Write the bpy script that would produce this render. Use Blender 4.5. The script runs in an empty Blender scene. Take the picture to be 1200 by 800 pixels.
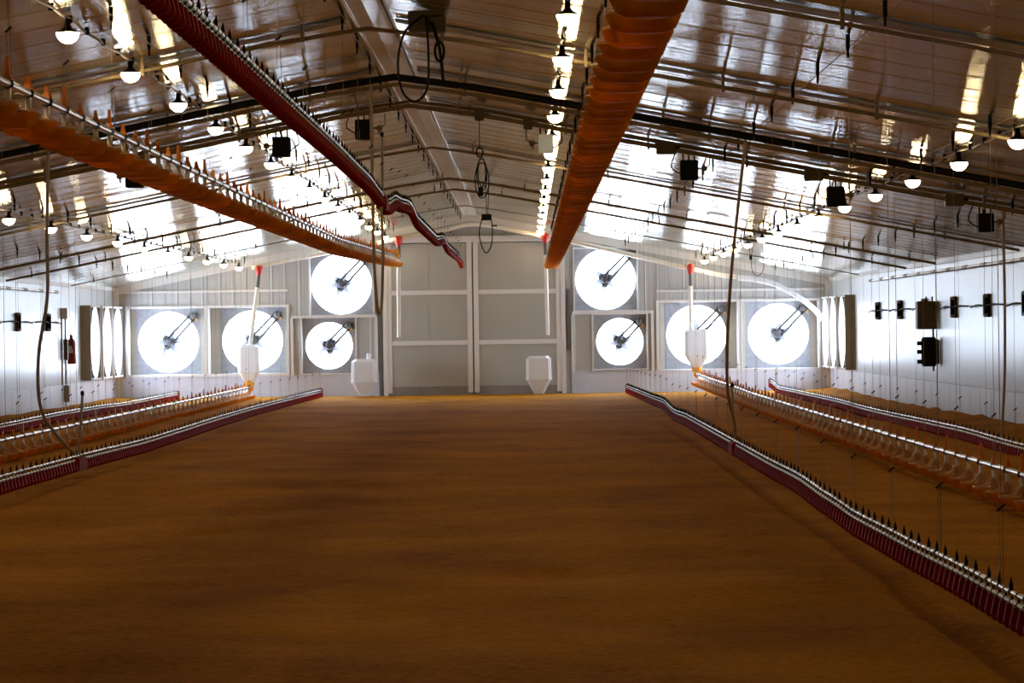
import bpy, bmesh, math, random
from mathutils import Vector, Matrix, noise
random.seed(7)
PI = math.pi
C = bpy.context.scene.collection
SC = bpy.context.scene

# ------------------------------------------------------------------ place (metres)
XL, XR, XRIDGE = -9.16, 6.69, -1.235      # side walls and ridge
YB, YF = 74.5, -9.0                       # back wall, wall behind the viewer
ZE, ZR = 2.46, 4.00                       # eave and ridge height
SL = (ZR - ZE) / (XR - XRIDGE)
def roof(x): return ZR - SL * abs(x - XRIDGE)

# ------------------------------------------------------------------ materials
MATS = {}
def mat(name, col, rough=.5, metal=0., spec=.5, var=.06, scale=8., aniso=0., tangent=None, bump=0., bscale=60.,
        trans=0., emit=None, estr=0., coat=0., rnd=0.):
    m = bpy.data.materials.new(name); m.use_nodes = True
    nt = m.node_tree; b = nt.nodes['Principled BSDF']
    b.inputs['Roughness'].default_value = rough
    b.inputs['Metallic'].default_value = metal
    b.inputs['Specular IOR Level'].default_value = spec
    b.inputs['Coat Weight'].default_value = coat
    tc = nt.nodes.new('ShaderNodeTexCoord')
    nz = nt.nodes.new('ShaderNodeTexNoise'); nz.inputs['Scale'].default_value = scale; nz.inputs['Detail'].default_value = 4
    nt.links.new(tc.outputs['Object'], nz.inputs['Vector'])
    rp = nt.nodes.new('ShaderNodeValToRGB')
    rp.color_ramp.elements[0].position = .3; rp.color_ramp.elements[1].position = .7
    rp.color_ramp.elements[0].color = tuple(c * (1 - var) for c in col) + (1,)
    rp.color_ramp.elements[1].color = tuple(min(1, c * (1 + var)) for c in col) + (1,)
    nt.links.new(nz.outputs['Fac'], rp.inputs['Fac'])
    nt.links.new(rp.outputs['Color'], b.inputs['Base Color'])
    if rnd:      # random brightness per piece, painting in the glow some get from the lamps
        oi = nt.nodes.new('ShaderNodeObjectInfo'); hs = nt.nodes.new('ShaderNodeHueSaturation')
        mr = nt.nodes.new('ShaderNodeMapRange'); mr.inputs[3].default_value = 1 - rnd; mr.inputs[4].default_value = 1.
        nt.links.new(oi.outputs['Random'], mr.inputs[0]); nt.links.new(mr.outputs[0], hs.inputs['Value'])
        nt.links.new(rp.outputs['Color'], hs.inputs['Color']); nt.links.new(hs.outputs['Color'], b.inputs['Base Color'])
    if aniso:
        b.inputs['Anisotropic'].default_value = aniso
        cv = nt.nodes.new('ShaderNodeCombineXYZ')
        for i in range(3): cv.inputs[i].default_value = tangent[i]
        nt.links.new(cv.outputs[0], b.inputs['Tangent'])
    if bump:
        n2 = nt.nodes.new('ShaderNodeTexNoise'); n2.inputs['Scale'].default_value = bscale; n2.inputs['Detail'].default_value = 5
        nt.links.new(tc.outputs['Object'], n2.inputs['Vector'])
        bp = nt.nodes.new('ShaderNodeBump'); bp.inputs['Strength'].default_value = bump; bp.inputs['Distance'].default_value = .02
        nt.links.new(n2.outputs['Fac'], bp.inputs['Height']); nt.links.new(bp.outputs['Normal'], b.inputs['Normal'])
    if trans:
        out = nt.nodes['Material Output']
        tl = nt.nodes.new('ShaderNodeBsdfTranslucent'); nt.links.new(rp.outputs['Color'], tl.inputs['Color'])
        mx = nt.nodes.new('ShaderNodeMixShader'); mx.inputs[0].default_value = trans
        nt.links.new(b.outputs[0], mx.inputs[1]); nt.links.new(tl.outputs[0], mx.inputs[2])
        nt.links.new(mx.outputs[0], out.inputs['Surface'])
    if emit:
        b.inputs['Emission Color'].default_value = tuple(emit) + (1,)
        b.inputs['Emission Strength'].default_value = estr
    MATS[name] = m
    return m

M_CEIL = mat('ribbed_ceiling_steel', (.63, .66, .57), .14, .82, .8, .04, 1.5, .6, (0, 1, 0))
M_WALL = mat('white_ribbed_wall_steel', (.58, .60, .61), .31, .35, .7, .03, 2., .9, (0, 1, 0))
M_BACK = mat('white_end_wall_steel', (.43, .44, .44), .4, 0, .4, .03, 2.)
M_KICK = mat('white_kick_board', (.52, .56, .66), .45, 0, .4, .05, 3.)
M_TRIM = mat('white_trim', (.68, .68, .68), .4, 0, .4, .02, 3.)
M_DOORP = mat('door_panel', (.40, .40, .37), .5, 0, .3, .04, 1.2)
M_DARKTRIM = mat('grey_door_sill', (.24, .22, .21), .6, 0, .3, .1, 3.)
M_STEEL = mat('galvanised_steel', (.30, .31, .34), .42, .3, .5, .12, 12.)
M_CONDUIT = mat('steel_conduit', (.70, .69, .67), .3, .9, .5, .05, 12.)
M_PIPE = mat('grey_water_pipe', (.55, .54, .53), .4, .2, .5, .05, 12.)
M_BROWN = mat('brown_weathered_pipe', (.23, .17, .09), .5, 0, .4, .15, 6.)
M_BATTEN = mat('ceiling_batten', (.34, .29, .21), .45, 0, .4, .1, 4.)
M_RIDGE = mat('ridge_flashing', (.88, .87, .82), .22, .35, .8, .06, 4.)
M_BLACK = mat('black_plastic', (.009, .009, .010), .7, 0, .12, .1, 20.)
M_BLACKP = mat('black_pipe', (.008, .008, .009), .6, 0, .2, .1, 10.)
M_RED = mat('red_plastic', (.37, .012, .006), .6, 0, .1, .1, 20., trans=.25)
M_REDCAP = mat('red_cap', (.65, .035, .02), .35, 0, .5, .05, 20.)
M_ORANGE = mat('orange_plastic', (.95, .42, .03), .6, 0, .2, .08, 10., trans=.42, rnd=.25)
M_OCLIP = mat('orange_clip', (.85, .28, .025), .4, 0, .4, .08, 20., trans=.35)
M_GRILL = mat('pale_grill_plastic', (.80, .54, .30), .3, 0, .5, .06, 20., trans=.6)
M_DROP = mat('silver_drop_neck', (.90, .89, .88), .25, .2, .5, .04, 20.)
M_YELLOW = mat('yellow_plastic', (.75, .36, .03), .4, 0, .4, .05, 20.)
M_HOPPER = mat('white_hopper_plastic', (.80, .81, .83), .35, 0, .5, .02, 5., trans=.3)
M_PVC = mat('white_pvc', (.82, .80, .74), .35, 0, .5, .03, 5.)
M_CORD = mat('dull_cord', (.34, .27, .16), .6, 0, .3, .1, 20.)
M_HOSE = mat('tan_hose', (.46, .37, .25), .5, 0, .4, .08, 10.)
M_HOSEG = mat('grey_hose', (.34, .33, .31), .5, 0, .4, .08, 10.)
M_SLEEVE = mat('dark_grey_sleeve', (.12, .12, .12), .4, 0, .4, .1, 10.)
M_BOXB = mat('brown_box', (.11, .085, .045), .6, 0, .4, .1, 6.)
M_TAN = mat('tan_side_panel', (.36, .33, .27), .55, 0, .3, .06, 4.)
M_EXT = mat('extinguisher_red', (.28, .012, .012), .35, 0, .5, .05, 10.)
M_SILVER = mat('silver_box', (.36, .44, .56), .3, .3, .5, .03, 6.)  # bluish base colour stands in for the sky reflected in the box
M_FAN = mat('fan_blade_steel', (.10, .105, .125), .5, .2, .5, .08, 12.)
M_VENT = mat('white_fan_shroud', (.85, .87, .90), .35, 0, .5, .02, 6.)
M_BELT = mat('fan_belt', (.05, .05, .055), .6, 0, .3, .1, 10.)
M_ADJ = mat('dark_adjuster', (.055, .04, .025), .6, 0, .2, .1, 20.)
M_LAMP = mat('glowing_lamp', (.9, .85, .7), .4, 0, .3, 0, 5., emit=(1., .75, .40), estr=80.)

# litter: fibrous wood shavings
def litter():
    m = bpy.data.materials.new('wood_shavings_litter'); m.use_nodes = True
    nt = m.node_tree; b = nt.nodes['Principled BSDF']; b.inputs['Roughness'].default_value = .9
    b.inputs['Specular IOR Level'].default_value = .04
    tc = nt.nodes.new('ShaderNodeTexCoord')
    mp = nt.nodes.new('ShaderNodeMapping'); mp.inputs['Scale'].default_value = (.55, .45, 1)
    nt.links.new(tc.outputs['Object'], mp.inputs[0])
    n1 = nt.nodes.new('ShaderNodeTexNoise'); n1.inputs['Scale'].default_value = .9; n1.inputs['Detail'].default_value = 9; n1.inputs['Roughness'].default_value = .7
    nt.links.new(mp.outputs[0], n1.inputs['Vector'])
    n2 = nt.nodes.new('ShaderNodeTexNoise'); n2.inputs['Scale'].default_value = 20; n2.inputs['Detail'].default_value = 6
    nt.links.new(tc.outputs['Object'], n2.inputs['Vector'])
    ad = nt.nodes.new('ShaderNodeMath'); ad.operation = 'ADD'
    ml = nt.nodes.new('ShaderNodeMath'); ml.operation = 'MULTIPLY'; ml.inputs[1].default_value = .6
    nt.links.new(n2.outputs['Fac'], ml.inputs[0]); nt.links.new(n1.outputs['Fac'], ad.inputs[0]); nt.links.new(ml.outputs[0], ad.inputs[1])
    rp = nt.nodes.new('ShaderNodeValToRGB'); e = rp.color_ramp.elements
    e[0].position = .55; e[0].color = (.25, .092, .003, 1); e[1].position = 1.0; e[1].color = (.60, .262, .013, 1)
    nt.links.new(ad.outputs[0], rp.inputs['Fac']); nt.links.new(rp.outputs['Color'], b.inputs['Base Color'])
    bp = nt.nodes.new('ShaderNodeBump'); bp.inputs['Strength'].default_value = .7; bp.inputs['Distance'].default_value = .02
    nt.links.new(n2.outputs['Fac'], bp.inputs['Height']); nt.links.new(bp.outputs['Normal'], b.inputs['Normal'])
    return m
M_LITTER = litter()

# ------------------------------------------------------------------ mesh builder
class MB:
    def __init__(s): s.v = []; s.f = []; s.m = []; s.s = []
    def add(s, vs, fs, mi=0, smooth=False):
        o = len(s.v); s.v += [tuple(p) for p in vs]
        for f in fs: s.f.append(tuple(o + i for i in f)); s.m.append(mi); s.s.append(smooth)
        return s
    def box(s, x0, x1, y0, y1, z0, z1, mi=0, bev=0.):
        if bev:
            bm = bmesh.new(); bmesh.ops.create_cube(bm, size=1)
            bmesh.ops.scale(bm, vec=(x1 - x0, y1 - y0, z1 - z0), verts=bm.verts)
            bmesh.ops.translate(bm, vec=((x0 + x1) / 2, (y0 + y1) / 2, (z0 + z1) / 2), verts=bm.verts)
            bmesh.ops.bevel(bm, geom=bm.edges[:], offset=bev, segments=2, affect='EDGES')
            bm.verts.index_update()
            s.add([v.co[:] for v in bm.verts], [[v.index for v in f.verts] for f in bm.faces], mi); bm.free()
            return s
        vs = [(x, y, z) for x in (x0, x1) for y in (y0, y1) for z in (z0, z1)]
        return s.add(vs, [(0, 1, 3, 2), (4, 6, 7, 5), (0, 4, 5, 1), (2, 3, 7, 6), (0, 2, 6, 4), (1, 5, 7, 3)], mi)
    def tube(s, pts, r, n=8, mi=0, caps=True, radii=None):
        pts = [Vector(p) for p in pts]; N = len(pts); vs = []
        t0 = (pts[1] - pts[0]).normalized()
        u = Vector((0, 0, 1)) if abs(t0.z) < .9 else Vector((1, 0, 0))
        for i, p in enumerate(pts):
            t = (pts[min(i + 1, N - 1)] - pts[max(i - 1, 0)]).normalized()
            a = (u - t * u.dot(t)).normalized(); u = a; b = t.cross(a)
            rr = radii[i] if radii else r
            for k in range(n):
                q = 2 * PI * k / n; vs.append(p + a * math.cos(q) * rr + b * math.sin(q) * rr)
        fs = [(i * n + k, i * n + (k + 1) % n, (i + 1) * n + (k + 1) % n, (i + 1) * n + k) for i in range(N - 1) for k in range(n)]
        s.add(vs, fs, mi, n > 5)
        if caps: s.add(vs[:n], [tuple(range(n))[::-1]], mi); s.add(vs[-n:], [tuple(range(n))], mi)
        return s
    def lathe(s, prof, c=(0, 0, 0), n=24, mi=0, axis='z', smooth=True):
        vs = []
        for r, h in prof:
            for k in range(n):
                q = 2 * PI * k / n; x, y = r * math.cos(q), r * math.sin(q)
                p = (x, y, h) if axis == 'z' else ((x, h, y) if axis == 'y' else (h, x, y))
                vs.append((p[0] + c[0], p[1] + c[1], p[2] + c[2]))
        fs = [(i * n + k, i * n + (k + 1) % n, (i + 1) * n + (k + 1) % n, (i + 1) * n + k) for i in range(len(prof) - 1) for k in range(n)]
        return s.add(vs, fs, mi, smooth)
    def mesh(s, name, mats):
        me = bpy.data.meshes.new(name); me.from_pydata(s.v, [], s.f)
        for m in (mats if isinstance(mats, (list, tuple)) else [mats]): me.materials.append(m)
        me.polygons.foreach_set('material_index', s.m); me.polygons.foreach_set('use_smooth', s.s)
        bm = bmesh.new(); bm.from_mesh(me); bmesh.ops.recalc_face_normals(bm, faces=bm.faces); bm.to_mesh(me); bm.free()
        me.update(); return me
    def obj(s, name, mats, parent=None, loc=(0, 0, 0)): return place(name, s.mesh(name, mats), parent, loc)

def place(name, me, parent=None, loc=(0, 0, 0), rot=(0, 0, 0)):
    o = bpy.data.objects.new(name, me); C.objects.link(o); o.location = loc; o.rotation_euler = rot
    if parent: o.parent = parent
    return o
def empty(name, loc=(0, 0, 0), rot=(0, 0, 0)):
    o = bpy.data.objects.new(name, None); C.objects.link(o); o.location = loc; o.rotation_euler = rot; o.empty_display_size = .1
    return o
def tag(o, label, cat, group=None):
    o['label'] = label; o['category'] = cat
    if group: o['group'] = group
    return o
def struct(o): o['kind'] = 'structure'; return o
def copy_tree(o, parent=None):
    c = o.copy(); C.objects.link(c)
    if parent: c.parent = parent
    for ch in o.children: copy_tree(ch, c)
    return c
def interp(pts, y):
    if y <= pts[0][0]: return pts[0][1]
    for (a, za), (b, zb) in zip(pts, pts[1:]):
        if y <= b:
            t = (y - a) / (b - a); t = t * t * (3 - 2 * t) if (b - a) < 12 else t
            return za + (zb - za) * t
    return pts[-1][1]
def smooth_path(ps, n=8):
    ps = [Vector(p) for p in ps]; out = []
    for i in range(len(ps) - 1):
        p0, p1, p2, p3 = ps[max(i - 1, 0)], ps[i], ps[i + 1], ps[min(i + 2, len(ps) - 1)]
        for k in range(n):
            t = k / n
            out.append(.5 * ((2 * p1) + (p2 - p0) * t + (2 * p0 - 5 * p1 + 4 * p2 - p3) * t * t + (3 * p1 - p0 - 3 * p2 + p3) * t ** 3))
    return out + [ps[-1]]

# ------------------------------------------------------------------ floor of litter
def floor_z(x, y):
    z = .035 * (noise.noise(Vector((x * .25, y * .11, 1.7)))) + .022 * noise.noise(Vector((x * .8, y * .45, 4.))) + .012 * noise.noise(Vector((x * 2.1, y * 1.3, 9.)))
    z += .006 * noise.noise(Vector((x * 6, y * 5, 2.)))
    k = min(1, max(0, (72.5 - y) / 6)); z *= .35 + .65 * k
    z -= .030 * math.exp(-((x - 1.98 - .04 * math.sin(y * .3)) / .07) ** 2) * min(1, max(0, (34 - y) / 6))     # wheel rut beside the drinker line
    z += .07 * math.exp(-((XR - x) / .30) ** 2) * (.8 + .5 * noise.noise(Vector((y * .9, 0, 3.))))   # banked up along the side walls
    z += .05 * math.exp(-((x - XL) / .30) ** 2)
    return z
xs = [XL - .02 + i * (XR - XL + .04) / 130 for i in range(131)]
ys = []; y = YF
while y < YB + .05: ys.append(y); y += .16 if y > 8 else .6
ys.append(YB + .05)
b = MB(); vs = [(x, y, floor_z(x, y)) for y in ys for x in xs]; nx = len(xs)
b.add(vs, [(j * nx + i, j * nx + i + 1, (j + 1) * nx + i + 1, (j + 1) * nx + i) for j in range(len(ys) - 1) for i in range(nx - 1)], 0, True)
struct(b.obj('floor', M_LITTER))

# ------------------------------------------------------------------ ceiling and side walls (real ribs across / upright)
def rib_profile(y0, y1, pitch=.30):
    out = []; y = y0
    while y < y1:
        out += [(y, 0), (y + pitch - .075, 0), (y + pitch - .055, 1), (y + pitch - .02, 1)]; y += pitch
    out.append((y1, 0)); return [p for p in out if p[0] <= y1]
b = MB()
wav, per, WA = .08, 8, .00088
rw = random.Random(3); amp = [WA * (.15 + .85 * rw.random()) for _ in range(4000)]; lap = 12 * per
ny = int((YB + .4 - YF) / wav * per)
for xa, xb in ((XL - .3, XRIDGE), (XRIDGE, XR + .3)):
    vs = []; fs = []
    for j in range(ny + 1):           # shallow corrugation; a narrow lap seam every twelfth crest
        y = YF - .1 + j * wav / per; ph = 2 * PI * j / per
        d = amp[j // per] * (1 - math.cos(ph)) + (.003 if 0 < j % lap <= 2 else 0)
        vs += [(xa, y, roof(xa) - d), (xb, y, roof(xb) - d)]
    b.add(vs, [(2 * i, 2 * i + 1, 2 * i + 3, 2 * i + 2) for i in range(ny)], 0, True)
struct(b.obj('ceiling', M_CEIL))
# ridge flashing
b = MB()
b.add([(XRIDGE - .13, YF, roof(XRIDGE - .13) - .03), (XRIDGE, YF, ZR - .045), (XRIDGE + .13, YF, roof(XRIDGE + .13) - .03),
       (XRIDGE - .13, YB - .05, roof(XRIDGE - .13) - .03), (XRIDGE, YB - .05, ZR - .045), (XRIDGE + .13, YB - .05, roof(XRIDGE + .13) - .03)],
      [(0, 1, 4, 3), (1, 2, 5, 4)])
for sx in (-.13, .13): b.box(XRIDGE + sx - .012, XRIDGE + sx + .012, YF, YB - .05, roof(XRIDGE + sx) - .042, roof(XRIDGE + sx) - .016)
struct(b.obj('trim_1', M_RIDGE))

SIDE_FANS = [69.75, 71.75, 73.6]       # three fans in each side wall near the back
SFH = .80
def side_wall(name, X, sg):
    b = MB(); pr = rib_profile(YF - .1, YB + .1, .25)
    gaps = [(c - SFH, c + SFH) for c in SIDE_FANS]
    y_lo, y_hi = gaps[0][0], YB + .1
    seg = [p for p in pr if p[0] < y_lo] + [(y_lo, 0)]
    zt = roof(X) + .05
    vs = []
    for (y, k) in seg: vs += [(X - sg * .0025 * k, y, -.05), (X - sg * .0025 * k, y, zt)]
    b.add(vs, [(2 * i, 2 * i + 1, 2 * i + 3, 2 * i + 2) for i in range(len(seg) - 1)])
    def rect(ya, yb, za, zb): b.add([(X, ya, za), (X, yb, za), (X, yb, zb), (X, ya, zb)], [(0, 1, 2, 3)])
    rect(y_lo, y_hi, -.05, .50); rect(y_lo, y_hi, 2.04, zt)
    edges = [y_lo] + [q for g in gaps for q in g] + [y_hi]
    for i in range(2, len(edges) - 1, 2): rect(edges[i], edges[i + 1], .50, 2.04)
    struct(b.obj(name, M_WALL))
side_wall('wall_left', XL, -1); side_wall('wall_right', XR, 1)
# kick boards with a little ledge on top
for nm, X, sg in (('baseboard_left', XL, 1), ('baseboard_right', XR, -1)):
    b = MB(); pr = rib_profile(YF, YB, 1.2); vs = []
    x = lambda k: X + sg * (.035 - .006 * k)
    for (y, k) in pr: vs += [(x(k), y, -.05), (x(k), y, .455)]
    b.add(vs, [(2 * i, 2 * i + 1, 2 * i + 3, 2 * i + 2) for i in range(len(pr) - 1)])
    b.box(min(X, X + sg * .05), max(X, X + sg * .05), YF, YB, .452, .475)
    struct(b.obj(nm, M_KICK))
# eave trim
for nm, X, sg in (('trim_2', XL, 1), ('trim_3', XR, -1)):
    b = MB(); b.box(min(X, X + sg * .04), max(X, X + sg * .04), YF, YB, roof(X) - .07, roof(X) + .02); struct(b.obj(nm, M_TRIM))
# wall behind the viewer
b = MB(); b.add([(XL - .1, YF, -.05), (XR + .1, YF, -.05), (XR + .1, YF, roof(XR + .1) + .02), (XRIDGE, YF, ZR + .02), (XL - .1, YF, roof(XL - .1) + .02)], [(0, 1, 2, 3, 4)])
struct(b.obj('wall_front', M_BACK))

# ------------------------------------------------------------------ back wall with fan openings
# each: opening x0,x1,z0,z1, fan centre x,z, radius, recess depth
FANS = [(-8.84, -7.16, .53, 1.99, -8.00, 1.25, .675, .45), (-7.06, -5.33, .53, 1.99, -6.13, 1.25, .675, .45),
        (-4.80, -3.42, 1.80, 3.16, -4.12, 2.48, .668, .14), (-5.00, -3.82, .51, 1.73, -4.41, 1.12, .52, .14),
        (1.04, 2.42, 1.82, 3.18, 1.73, 2.50, .668, .14), (1.44, 2.62, .52, 1.72, 2.03, 1.12, .52, .14),
        (2.89, 4.63, .49, 1.97, 3.74, 1.24, .668, .45), (4.73, 6.42, .49, 1.97, 5.56, 1.24, .675, .45)]
b = MB()
cx = sorted({XL - .05, XRIDGE, XR + .05, *[q for f in FANS for q in f[:2]]})
for xa, xb in zip(cx, cx[1:]):
    holes = sorted([(f[2], f[3]) for f in FANS if f[0] <= xa + 1e-6 and f[1] >= xb - 1e-6])
    z = -.05
    n = max(1, int((xb - xa) / .25)); 
    def ribs(za, zb0, zb1):
        vs = []; ks = []
        for i in range(n):
            w = (xb - xa) / n; x = xa + i * w
            ks += [(x, 0), (x + w * .8, 0), (x + w * .86, 1), (x + w * .94, 1)]
        ks.append((xb, 0))
        for x, k in ks:
            t = (x - xa) / (xb - xa); vs += [(x, YB - .010 * k, za), (x, YB - .010 * k, zb0 + (zb1 - zb0) * t)]
        b.add(vs, [(2 * i, 2 * i + 1, 2 * i + 3, 2 * i + 2) for i in range(len(ks) - 1)])
    for h0, h1 in holes: ribs(z, h0, h0); z = h1
    ribs(z, roof(xa) + .03, roof(xb) + .03)
struct(b.obj('wall_back', M_BACK))
# kick boards of the back wall, both sides of the door
b = MB()
for xa, xb in ((XL, -3.30), (.95, XR)): b.box(xa, xb, YB - .04, YB - .001, -.05, .455); b.box(xa, xb, YB - .055, YB - .001, .455, .472)
struct(b.obj('baseboard_back', M_KICK))
# fan opening frames and ledges
b = MB(); t = .055
def frame(x0, x1, z0, z1, y0=YB - .05, y1=YB + .02, t=t):
    b.box(x0 - t, x0, y0, y1, z0 - t, z1 + t); b.box(x1, x1 + t, y0, y1, z0 - t, z1 + t)
    b.box(x0, x1, y0, y1, z1, z1 + t); b.box(x0, x1, y0, y1, z0 - t, z0)
for i in (0, 1, 6, 7): frame(*FANS[i][:4])
struct(b.obj('trim_4', M_TRIM))
b = MB(); t = .03
for i in (2, 3, 4, 5): frame(*FANS[i][:4], t=.03)
b.box(-5.22, -3.34, YB - .10, YB, 1.735, 1.79); b.box(.97, 2.78, YB - .10, YB, 1.735, 1.80)
b.box(-5.25, -5.19, YB - .06, YB, .47, 1.735); b.box(-3.38, -3.32, YB - .06, YB, .47, 1.735)
b.box(.95, 1.01, YB - .06, YB, .47, 1.735); b.box(2.72, 2.78, YB - .06, YB, .47, 1.735)
struct(b.obj('trim_5', M_TRIM))
# corner posts, gable rail
b = MB()
b.box(XL, XL + .12, YB - .12, YB, -.05, roof(XL)); b.box(XR - .12, XR, YB - .12, YB, -.05, roof(XR))
b.box(XL + .15, -5.3, YB - .05, YB, 2.33, 2.38); b.box(2.85, XR - .15, YB - .05, YB, 2.20, 2.25)
struct(b.obj('trim_6', M_TRIM))
b = MB()
for xa, xb in ((XL, XRIDGE), (XRIDGE, XR)):
    b.add([(xa, YB - .03, roof(xa) - .16), (xb, YB - .03, roof(xb) - .16), (xb, YB - .03, roof(xb)), (xa, YB - .03, roof(xa))], [(0, 1, 2, 3)])
struct(b.obj('trim_7', M_TRIM))

# double door
def leaf(name, x0, x1):
    b = MB(); y0, y1 = YB - .07, YB - .03
    xm = (x0 + x1) / 2
    for za, zb in ((.19, 1.13), (1.17, 2.24), (2.28, 3.34)):
        b.box(x0, xm - .006, y0, y1, za, zb); b.box(xm + .006, x1, y0, y1, za, zb)
        b.box(xm - .006, xm + .006, y0 + .012, y1, za, zb)
    d = struct(b.obj(name, M_DOORP))
    f = MB(); ya = YB - .10
    for xc in (x0, x1): f.box(xc - .055, xc + .055, ya, YB - .02, .05, 3.36, bev=.006)
    for zc in (1.15, 2.26): f.box(x0 + .055, x1 - .055, ya, YB - .02, zc - .05, zc + .05, bev=.006)
    o = f.obj('door_frame', M_TRIM, d)
    s = MB(); s.box(x0 - .05, x1 + .05, YB - .09, YB - .02, -.04, .19); s.obj('sill_board', M_DARKTRIM, d)
leaf('door_1', -3.06, -1.28); leaf('door_2', -1.14, .68)
b = MB(); b.box(-3.22, .84, YB - .16, YB - .02, 3.36, 3.50, bev=.01)
b.box(-3.20, -3.10, YB - .12, YB - .02, -.04, 3.36, bev=.006); b.box(.73, .83, YB - .12, YB - .02, -.04, 3.36, bev=.006)
struct(b.obj('trim_8', M_TRIM))
b = MB(); b.box(-3.30, -3.235, YB - .09, YB - .02, -.04, 1.95); b.box(.86, .92, YB - .09, YB - .02, .95, 2.3)
struct(b.obj('trim_9', M_SLEEVE))

# ------------------------------------------------------------------ exhaust fans
def portal(name, loc, rot, sx, sz):
    l = bpy.data.lights.new(name, 'AREA'); l.shape = 'RECTANGLE'; l.size = sx; l.size_y = sz; l.energy = 1
    l.cycles.is_portal = True
    o = bpy.data.objects.new(name, l); C.objects.link(o); o.location = loc; o.rotation_euler = rot
def make_fan(loc, rotz, rect, R, depth, label, group, motor=True, seed=0, shroud=.22, sidep=True):
    """rect = x0,x1,z0,z1 of the opening relative to the hub; the fan plate stands in y=0, the room lies at -y"""
    x0, x1, z0, z1 = rect
    root = tag(empty('exhaust_fan', loc, (0, 0, rotz)), label, 'fan', group)
    # housing: plate with a round hole
    b = MB(); n = 64; ring = []; out = []
    px0, px1 = (max(x0, -R - .045), min(x1, R + .045)) if sidep else (x0, x1)
    for k in range(n):
        a = 2 * PI * (k + .5) / n; c, s = math.cos(a), math.sin(a); ring.append((R * c, 0, R * s))
        q = min((px1 if c > 0 else px0) / c if abs(c) > 1e-6 else 1e9, (z1 if s > 0 else z0) / s if abs(s) > 1e-6 else 1e9)
        out.append((q * c, 0, q * s))
    b.add(ring + out, [(k, (k + 1) % n, n + (k + 1) % n, n + k) for k in range(n)])
    for cxn, czn in ((px0, z0), (px1, z0), (px1, z1), (px0, z1)):
        k = min(range(n), key=lambda i: (out[i][0] - cxn) ** 2 + (out[i][2] - czn) ** 2)
        j = [(k - 1) % n, k, (k + 1) % n]
        b.add([out[j[0]], out[j[1]], out[j[2]], (cxn, 0, czn)], [(0, 1, 3), (1, 2, 3)])
    b.obj('fan_plate', M_STEEL, root)
    if sidep:
        b = MB()
        if px0 > x0 + .02: MB().box(x0, px0, -.03, .0, z0, z1).obj('side_panel', M_TAN, root)
        if px1 < x1 - .02: MB().box(px1, x1, -.03, .0, z0, z1).obj('side_panel', M_TAN, root)
    # box lining between plate and wall
    b = MB()
    for (xa, za), (xb, zb) in (((x0, z0), (x1, z0)), ((x1, z0), (x1, z1)), ((x1, z1), (x0, z1)), ((x0, z1), (x0, z0))):
        b.add([(xa, 0, za), (xb, 0, zb), (xb, -depth, zb), (xa, -depth, za)], [(0, 1, 2, 3)])
    b.obj('box_lining', M_TRIM, root)
    b = MB(); b.lathe([(R, 0), (R * .985, .03), (R * .98, shroud * .5), (R * 1.0, shroud)], n=64, axis='y'); b.obj('shroud', M_VENT, root)
    # hub with six steep blades
    b = MB(); b.lathe([(.0, -.07), (.06, -.07), (.09, -.05), (.09, .03), (.125, .04), (.125, .07), (.0, .08)], (0, .12, 0), n=20, axis='y')
    for k in range(3):
        a = PI * 2 * k / 3 + .4 + seed; b.lathe([(0, -.02), (.05, -.02), (.05, .05), (0, .05)], (.12 * math.cos(a), .10, .12 * math.sin(a)), n=8, axis='y')
    b.obj('hub', M_FAN, root)
    for k in range(6):
        a = PI / 3 * k + .1 + seed; ca, sa = math.cos(a), math.sin(a); b = MB(); st = []
        for i in range(7):
            t = i / 6; r = .09 + t * R * .58; w = .092 * (1 - t) ** .85 + .016; tw = math.radians(44 + 16 * t); sk = .02 * t
            for e in (-1, 1):
                tx, ty = e * w * math.cos(tw) + sk, e * w * math.sin(tw)
                st.append((ca * r - sa * tx, .14 + ty, sa * r + ca * tx))
        b.add(st, [(2 * i, 2 * i + 1, 2 * i + 3, 2 * i + 2) for i in range(6)], 0, True); b.obj('blade', M_FAN, root)
    # motor in the upper corner with two drive struts to the hub
    mx, mz = R * .84, R * .86
    b = MB(); b.lathe([(0, -.14), (.055, -.14), (.07, -.12), (.07, .08), (.05, .10), (0, .10)], (mx, -.02, mz), n=14, axis='y')
    b.box(mx - .10, mx + .10, -.05, -.01, mz - .09, mz + .06); b.box(mx - .03, mx + .05, -.16, -.10, mz + .03, mz + .09)
    mo = b.obj('motor', M_SLEEVE, root)
    b = MB(); b.box(mx + .05, mx + .085, -.17, -.15, mz - .12, mz - .06); b.obj('warning_tag', M_YELLOW, mo)
    b = MB(); d = Vector((mx, 0, mz)).normalized(); p = Vector((-d.z, 0, d.x)) * .075
    for s in (-1, 1):
        b.tube([Vector((mx, -.05, mz)) + p * s * .8 - d * .06, Vector((0, .06, 0)) + p * s + d * .02], .027, 6)
    b.obj('drive_strut', M_BELT, root)
    return root
LBL = ['round exhaust fan low in the back wall nearest the left corner', 'round exhaust fan low in the back wall behind the hanging hopper on the left',
       'larger upper exhaust fan in the back wall left of the double door', 'small lower exhaust fan in the back wall left of the double door',
       'larger upper exhaust fan in the back wall right of the double door', 'small lower exhaust fan in the back wall right of the double door',
       'round exhaust fan low in the back wall behind the hanging hopper on the right', 'round exhaust fan low in the back wall nearest the right corner, under white hose']
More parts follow.
